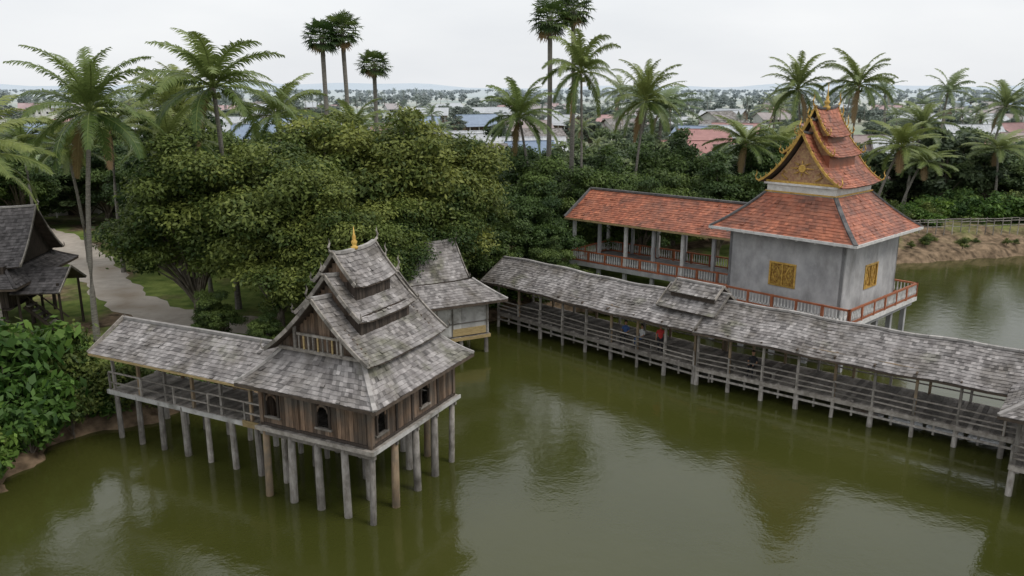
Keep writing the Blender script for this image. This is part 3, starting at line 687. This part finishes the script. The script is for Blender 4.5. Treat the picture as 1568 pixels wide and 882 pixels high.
for x,y,h,sc,k in((-25.6,46.9,14.6,1.02,1),(-19.4,54.5,16.0,1.15,0),(-27.4,41,12.6,1.0,0),(-26.5,62,14.0,.95,1),(-18,63,13.8,.9,0),(-23,59,12,.85,2),(-33,66,12.6,.95,0),(-29.5,72,14.5,1,2),(-38,70,11,.95,1),
  (2,70,13.5,.85,2),(6.3,72,17.2,.82,0),(11.3,75,14.8,.85,1),(21.5,75,11.0,.95,0),(32.6,90,15.8,.95,1),(37.7,90,16.2,.95,0),(36.3,80,10.3,1,2),(28.6,85,10.2,.95,0),(47,95,11.6,1,1),(56,92,9.2,1,0),(43,88,8,1,2),(62,105,13.6,1,1),(-46,76,11,.95,0),(-52,70,12,.95,1),(-14,80,12,1,2),(66,92,8,1,0),(52,98,7,1,2),(60,88,6,.9,1)):
    near=abs(x+25.6)<.1
    o=put('coconut_palm',CP[k],x,y,sc,sz=(h-.7)/14.5,rz=-CP[k]['la'] if near else None)
for x,y,h,k in((-17.8,78,20.6,0),(-16.2,79.5,21.3,1),(-14.2,85,18.3,0),(3.4,75,22.0,1),(5.6,77,23.0,0)): put('sugar_palm',SP[k],x,y,1.1,sz=(h-.7)/20)
random.seed(9)
shr=[(-22.0,31.2,1.0),(-21.5,33.6,.9),(-23.5,34.5,1.4),(-22.3,28.8,.9),(-24.8,31,1.3),(-21.2,36.2,.9),(-26,35,1.5),(-27,29.5,1.4),(-24,38,1.3),(-22.2,38.5,1.0),(-27.5,38.5,1.3),(-21.6,30,.7),(-20.0,36.9,.7),(-25,42,1.1),(-23.2,27.3,.7),(-21.2,32.3,.6),(-20.6,34.6,.6),(-28.5,33,1.6),(-30,37,1.5),(-24.5,36.2,1.0),(-18.5,37.8,.5),(-19.8,38.6,.7)]
for x,y,s in shr: put('shrub',SH[random.choice((0,1,1,2))],x,y,s*1.05,z=.1,sz=s*random.uniform(.7,1.6))
for t in np.linspace(0,1,34):
    q=t*9+1.8;i=int(q);p=pond[i]*(1-(q-i))+pond[i+1]*(q-i);n=V((-.55,.83)) if i<8 else V((.1,1))
    put('shrub',SH[random.choice((0,0,1,2))],p[0]+n.x*random.uniform(.3,2.2),p[1]+n.y*random.uniform(.3,2.2),random.uniform(.4,.95),z=.2)
for k in range(46):
    x=random.uniform(30,80);put('shrub',SH[random.choice((0,1,2))],x,77.5+(x-46)*.16+random.uniform(5,12),random.uniform(.6,1.3),z=1.5)
for k in range(16):
    x=random.uniform(28,62);put('shrub',SH[0],x,75.6+(x-46)*.18+random.uniform(0,3),random.uniform(.2,.4),z=.9)
# bank fence
mb=MB();random.seed(3);pf=None
for i in range(60):
    x=30+i*.9;y=79.5+(x-46)*.13;h=random.uniform(1.1,1.4);mb.cyl((x,y,1.2),(x+random.uniform(-.05,.05),y,2+h),.05,.045,'stilt',5)
    if pf:
        for z in(2.5,2.95,3.2): mb.beam((pf[0],pf[1],z+random.uniform(-.05,.05)),(x,y,z+random.uniform(-.05,.05)),.04,.07,'stilt')
    pf=(x,y)
mb.build('bamboo_fence')
# ---- distant masses as an instanced collection
def far_tree(name,lm,seed,nl=2600,ls=.42): return tree_mesh(name,9.5,4.2,34,nl,ls,.8,seed,lm,trunk=.2)
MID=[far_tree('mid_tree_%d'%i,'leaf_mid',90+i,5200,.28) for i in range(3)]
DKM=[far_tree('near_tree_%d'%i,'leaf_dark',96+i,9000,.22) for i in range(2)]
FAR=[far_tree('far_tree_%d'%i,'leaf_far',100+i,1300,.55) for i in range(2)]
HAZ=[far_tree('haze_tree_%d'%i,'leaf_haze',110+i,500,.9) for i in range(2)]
MP=[palm_mesh('mid_palm_%d'%i,11,4.1,18,120+i,lm='palm_leaf',nl=20,lw=.15,lf=.2) for i in range(2)]
FP=[palm_mesh('far_palm_%d'%i,12,3.8,16,125+i,lm='leaf_far',nl=10,lw=.25,lf=.25) for i in range(2)]
col=bpy.data.collections.new('distant_tree_mass')
houses=[(-6.5,138,10,8,15,'shingle'),(44,187,10,8,0,'tin_red'),(55,109,9,7,-20,'tin_rust'),(-56,100,7,6,30,'shingle_dark'),(-64,108,8,6,10,'tin_rust'),(-49,104,6.5,6,5,'tin_red')]
random.seed(21)
rc=['tin','tin','tin','tin_blue','tin_red','tin_rust','shingle','tin','tin_rust','tin_red']
for i in range(120):
    y=random.uniform(150,560);x=random.uniform(-.62,.66)*y
    if x<-20 and y<190: continue
    houses.append((x,y,random.uniform(8,15),random.uniform(6,10),random.uniform(-40,40),random.choice(rc)))
hp=np.array([(h[0],h[1]) for h in houses])
def scat(n,y0,y1,meshes,smin,smax,hd=7,cl=-.3):
    c=0
    while c<n:
        y=math.sqrt(random.uniform(y0*y0,y1*y1));x=random.uniform(-.72,.72)*y+random.uniform(-8,8)
        if sdf(np.array([x]),np.array([y]))[0]<5: continue
        if x<-28 and y<90 and x>-62: continue
        if x>28 and y<92: continue
        if abs(x-60)<35 and y<84: continue
        dd=hp-np.array([x,y]); 
        if (np.hypot(dd[:,0],dd[:,1])<hd).any(): continue
        if y>105:
            ux=x/y; off=np.abs(hp[:,0]-hp[:,1]*ux); 
            if ((off<6)&(dd[:,1]>0)&(dd[:,1]<45)).any() and random.random()<.85: continue
            if math.sin(x*.045+1)+math.sin(y*.05+x*.02)+random.uniform(-1,1)<cl: continue
        o=bpy.data.objects.new('tree',random.choice(meshes));s=random.uniform(smin,smax);o.location=(x,y,.5);o.rotation_euler=(0,0,random.uniform(0,6.28));o.scale=(s*random.uniform(.9,1.35),s*random.uniform(.9,1.35),s*random.uniform(.75,1.1));col.objects.link(o);c+=1
scat(120,80,118,DKM+DKM+MID,.65,1.1);scat(210,112,260,MID+MID+MID+MP,.45,.85);scat(14,110,300,MP,1.1,1.45);scat(300,230,480,MID+FAR+FAR+FP,.55,.9,8,0);scat(650,450,1100,FAR+FAR+FAR+FP,.6,1.05,8,.1);scat(1300,1000,3600,HAZ,.9,1.3,8,.2)
ee=empty('distant_tree_mass');ee.instance_type='COLLECTION';ee.instance_collection=col
def house(x,y,w,dp,rot,roof):
    e=empty('village_house',(x,y,.6),math.radians(rot));mb=MB();h=random.uniform(3,4.6);wm=random.choice(('house_wall','house_wall','house_wall_green','plank','house_wall'))
    mb.box((0,0,h/2),(w,dp,h),wm,.5)
    mb.box((w*.05,-dp/2-.03,1.05),(1.0,.08,2.1),'plank_dark')
    for s in(-.35,-.15,.28,.42): mb.box((w*s,-dp/2-.03,h*.5),(w*.09,.07,1.1),'dark_glass');mb.box((w*s,-dp/2-.08,h*.5-.6),(w*.11,.1,.08),'white_paint')
    for s in(-.25,.25): mb.box((w/2+.03,dp*s,h*.5),(.07,1.1,1.1),'dark_glass')
    for s in(-.45,-.2,.2,.45): mb.box((w*s,-dp/2-1.5,h*.4),(.16,.16,h*.85),'white_paint')
    mb.build('walls',e);mb=MB();o=.9;rz=h+dp*.27
    for sy in(-1,1):
        a=(-w/2-o,sy*(dp/2+o),h-.25);b2=(w/2+o,sy*(dp/2+o),h-.25);c=(w/2+o,0,rz);dd=(-w/2-o,0,rz)
        if roof.startswith('shingle'): mb.tiles(quadP(a,b2,c,dd),12,.35,roof)
        else: mb.add([a,b2,c,dd,(a[0],a[1],a[2]-.08),(b2[0],b2[1],b2[2]-.08),(c[0],c[1],c[2]-.08),(dd[0],dd[1],dd[2]-.08)],[(0,1,2,3),(4,5,6,7),(0,1,5,4),(1,2,6,5),(0,3,7,4)],roof,.5)
    mb.add([(-w/2-o,-dp/2-o,h-.3),(w/2+o,-dp/2-o,h-.3),(w/2+o,-dp/2-2.2,h-.9),(-w/2-o,-dp/2-2.2,h-.9)],[(0,1,2,3)],roof,.4)
    for sx in(-1,1): mb.add([(sx*w/2,-dp/2,h),(sx*w/2,dp/2,h),(sx*w/2,0,rz-.12)],[(0,1,2)],wm,.5)
    mb.beam((-w/2-o,0,rz+.04),(w/2+o,0,rz+.04),.35,.1,roof);mb.build('roof',e)
random.seed(33)
for h in houses: house(*h)
# hills
mb=MB();random.seed(2)
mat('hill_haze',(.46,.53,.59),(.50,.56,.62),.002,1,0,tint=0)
vs=[];n=90
for i in range(n):
    x=-6500+13000*i/(n-1);h=34+16*math.sin(i*.21+1)+12*math.sin(i*.53)+6*math.sin(i*1.31)+(44 if 6<i<38 else 0)*math.sin(max(0,i-6)/32*math.pi)*.5
    vs+=[(x,6200,-2),(x,6600,max(12,h)),(x,7200,-2)]
mb.add(vs,[(3*i,3*i+3,3*i+4,3*i+1) for i in range(n-1)]+[(3*i+1,3*i+4,3*i+5,3*i+2) for i in range(n-1)],'hill_haze',.5);mb.build('hills',smooth=True)

# ================================================================ people
def person(loc,rz,pose,top,bot,z):
    e=empty('person',(*loc,z),rz)
    vs=[];rad=[];ed=[];lab=[]
    def v(p,r): vs.append(p);rad.append(r);return len(vs)-1
    def chain(start,pts,l):
        a=start
        for p,r in pts:
            b=v(p,r);ed.append((a,b));lab.append(l);a=b
        return a
    hz=.94 if pose=='stand' else .55
    pel=v((0,0,hz),.12)
    chest=chain(pel,[((0,0,hz+.16),.11),((0,.01,hz+.34),.135),((0,0,hz+.45),.09)],'top')
    neck=chain(chest,[((0,-.005,hz+.52),.05)],'skin')
    head=chain(neck,[((0,-.02,hz+.60),.074),((0,-.015,hz+.68),.092),((0,-.01,hz+.75),.07)],'skin')
    chain(head-1,[((0,-.085,hz+.665),.02),((0,-.108,hz+.65),.013)],'skin')
    for s in(-1,1):
        chain(head-1,[((s*.092,0,hz+.67),.02)],'skin')
        if pose=='stand':
            k=chain(pel,[((s*.09,0,hz-.08),.085),((s*.1,-.01,.5),.06)],'bot');f=chain(k,[((s*.1,.01,.28),.052),((s*.1,.02,.09),.04)],'bot');chain(f,[((s*.1,-.03,.04),.035),((s*.11,-.15,.03),.028)],'shoe')
            sh=chain(chest-1,[((s*.18,0,hz+.40),.055),((s*.22,.01,hz+.22),.046)],'top');w=chain(sh,[((s*.24,0,hz+.1),.038),((s*.25,-.06,hz-.06),.026)],'skin');hd=V((s*.255,-.075,hz-.13));fd=V((0,-.02,-.08))
        else:
            k=chain(pel,[((s*.1,-.08,hz-.02),.085),((s*.12,-.44,hz-.01),.064)],'bot');f=chain(k,[((s*.12,-.45,hz-.22),.052),((s*.12,-.42,.09),.04)],'bot');chain(f,[((s*.12,-.46,.04),.035),((s*.13,-.57,.03),.028)],'shoe')
            sh=chain(chest-1,[((s*.18,0,hz+.40),.055),((s*.23,-.05,hz+.22),.046)],'top');w=chain(sh,[((s*.22,-.14,hz+.15),.038),((s*.14,-.3,hz+.11),.026)],'skin');hd=V((s*.12,-.36,hz+.10));fd=V((0,-.08,-.02))
        h=chain(w,[(tuple(hd),.03)],'skin')
        for q in range(4):
            o=V(((q-1.5)*.021,0,0)) if pose=='sit' else V((0,(q-1.5)*.021,0));L=[.75,.95,1.0,.85][q];a=hd+o+fd*.45
            chain(h,[(tuple(a),.010),(tuple(a+fd*.5*L),.009),(tuple(a+fd*.9*L+V((0,.008,-.012))),.008)],'skin')
        th=hd+V((-s*.03,-.01,0));chain(h,[(tuple(th),.012),(tuple(th+fd*.5+V((-s*.012,0,0))),.009)],'skin')
    me=bpy.data.meshes.new('body');me.from_pydata(vs,ed,[]);o=bpy.data.objects.new('body_tmp',me);scene.collection.objects.link(o)
    o.modifiers.new('s','SKIN');dat=me.skin_vertices[0].data
    for i,r in enumerate(rad): dat[i].radius=(r*(1.2 if r>.1 else 1),r*.85 if r>.1 else r)
    dat[0].use_root=True
    ss=o.modifiers.new('u','SUBSURF');ss.levels=2;ss.render_levels=2
    dg=bpy.context.evaluated_depsgraph_get();m2=bpy.data.meshes.new_from_object(o.evaluated_get(dg));bpy.data.objects.remove(o)
    m2.materials.clear()
    for x in('skin',top,bot,'cloth_black'): m2.materials.append(MATS[x])
    li={'skin':0,'top':1,'bot':2,'shoe':3};A=np.array([vs[a] for a,b in ed]);B=np.array([vs[b] for a,b in ed]);Rr=np.array([(rad[a]+rad[b])/2 for a,b in ed])
    for p in m2.polygons:
        c=np.array(p.center);E=B-A;t=np.clip(((c-A)*E).sum(1)/((E*E).sum(1)+1e-9),0,1);dd=np.linalg.norm(c-A-E*t[:,None],axis=1)-Rr*.8
        p.material_index=li[lab[int(dd.argmin())]];p.use_smooth=True
    a=m2.attributes.new('tint','FLOAT','FACE');a.data.foreach_set('value',[.5]*len(m2.polygons))
    link(bpy.data.objects.new('body',m2),e)
    mb=MB();n=12;pv=[]
    for i in range(6):
        ph=math.pi/2*(1-i/5.2)
        for k in range(n):
            a=2*math.pi*k/n;fr=math.sin(a)<-.3;zz=math.sin(ph)*.125-(0 if fr else i*.014)+(.03 if fr and i>3 else 0)
            pv.append((math.cos(a)*math.cos(ph)*.108,math.sin(a)*math.cos(ph)*.115-.01,hz+.70+zz))
    mb.add(pv,[(i*n+k,i*n+(k+1)%n,(i+1)*n+(k+1)%n,(i+1)*n+k) for i in range(5) for k in range(n)],'hair',.5)
    for s in(-1,1): mb.box((s*.034,-.1,hz+.69),(.026,.012,.012),'hair')
    mb.box((0,-.096,hz+.61),(.045,.012,.01),'cloth_red')
    mb.build('hair_and_face',e,smooth=True);return e
def gp(org,ang,x,y): return (org[0]+math.cos(ang)*x-math.sin(ang)*y,org[1]+math.sin(ang)*x+math.cos(ang)*y)
person(gp((.3,54),A1,10.3,-1.0),A1+.2,'sit','cloth_blue','cloth_black',1.1)
person(gp((.3,54),A1,11.5,-1.0),A1-.2,'sit','cloth_white','cloth_blue',1.1)
person(gp((.3,54),A1,13.0,-1.3),A1+.6,'stand','cloth_red','cloth_black',1.1)
person(gp((11.3,43),A2,2.9,-1.1),A2+.1,'sit','cloth_black','cloth_black',1.1)

# ================================================================ light / world / camera
w=bpy.data.worlds.new('World');scene.world=w;w.use_nodes=True;N=w.node_tree.nodes;Lk=w.node_tree.links
bg=N['Background'];bg.inputs['Strength'].default_value=.1
az=math.radians(115);el=math.radians(55)
sk=N.new('ShaderNodeTexSky');sk.sky_type='NISHITA';sk.sun_disc=False;sk.sun_elevation=el;sk.sun_rotation=az;sk.dust_density=3
tc=N.new('ShaderNodeTexCoord');mp=N.new('ShaderNodeMapping');mp.inputs['Scale'].default_value=(1,1,3.5);Lk.new(tc.outputs['Generated'],mp.inputs[0])
n=N.new('ShaderNodeTexNoise');n.inputs['Scale'].default_value=2.2;n.inputs['Detail'].default_value=6;Lk.new(mp.outputs[0],n.inputs['Vector'])
r=N.new('ShaderNodeValToRGB');r.color_ramp.elements[0].position=.3;r.color_ramp.elements[1].position=.7;r.color_ramp.elements[0].color=(8.5,8.75,9.1,1);r.color_ramp.elements[1].color=(10.3,10.4,10.5,1);Lk.new(n.outputs[0],r.inputs[0])
mx=N.new('ShaderNodeMix');mx.data_type='RGBA';mx.inputs['Factor'].default_value=.9;Lk.new(sk.outputs[0],mx.inputs['A']);Lk.new(r.outputs[0],mx.inputs['B']);Lk.new(mx.outputs['Result'],bg.inputs['Color'])
sl=bpy.data.lights.new('sun','SUN');sl.energy=1.5;sl.angle=math.radians(18);sl.color=(1,.96,.9);so=bpy.data.objects.new('sun',sl);link(so)
dv=V((math.sin(az)*math.cos(el),math.cos(az)*math.cos(el),math.sin(el)));so.rotation_euler=dv.to_track_quat('Z','Y').to_euler();so.location=(0,0,60)
cd=bpy.data.cameras.new('camera');cd.lens=28.0;cd.sensor_width=36;cd.clip_end=20000;cd.clip_start=.1
co=bpy.data.objects.new('camera',cd);co.location=(0,0,16);co.rotation_euler=(math.radians(90-14.1),0,0);link(co);scene.camera=co
scene.view_settings.view_transform='Standard';scene.view_settings.look='None';scene.view_settings.exposure=0
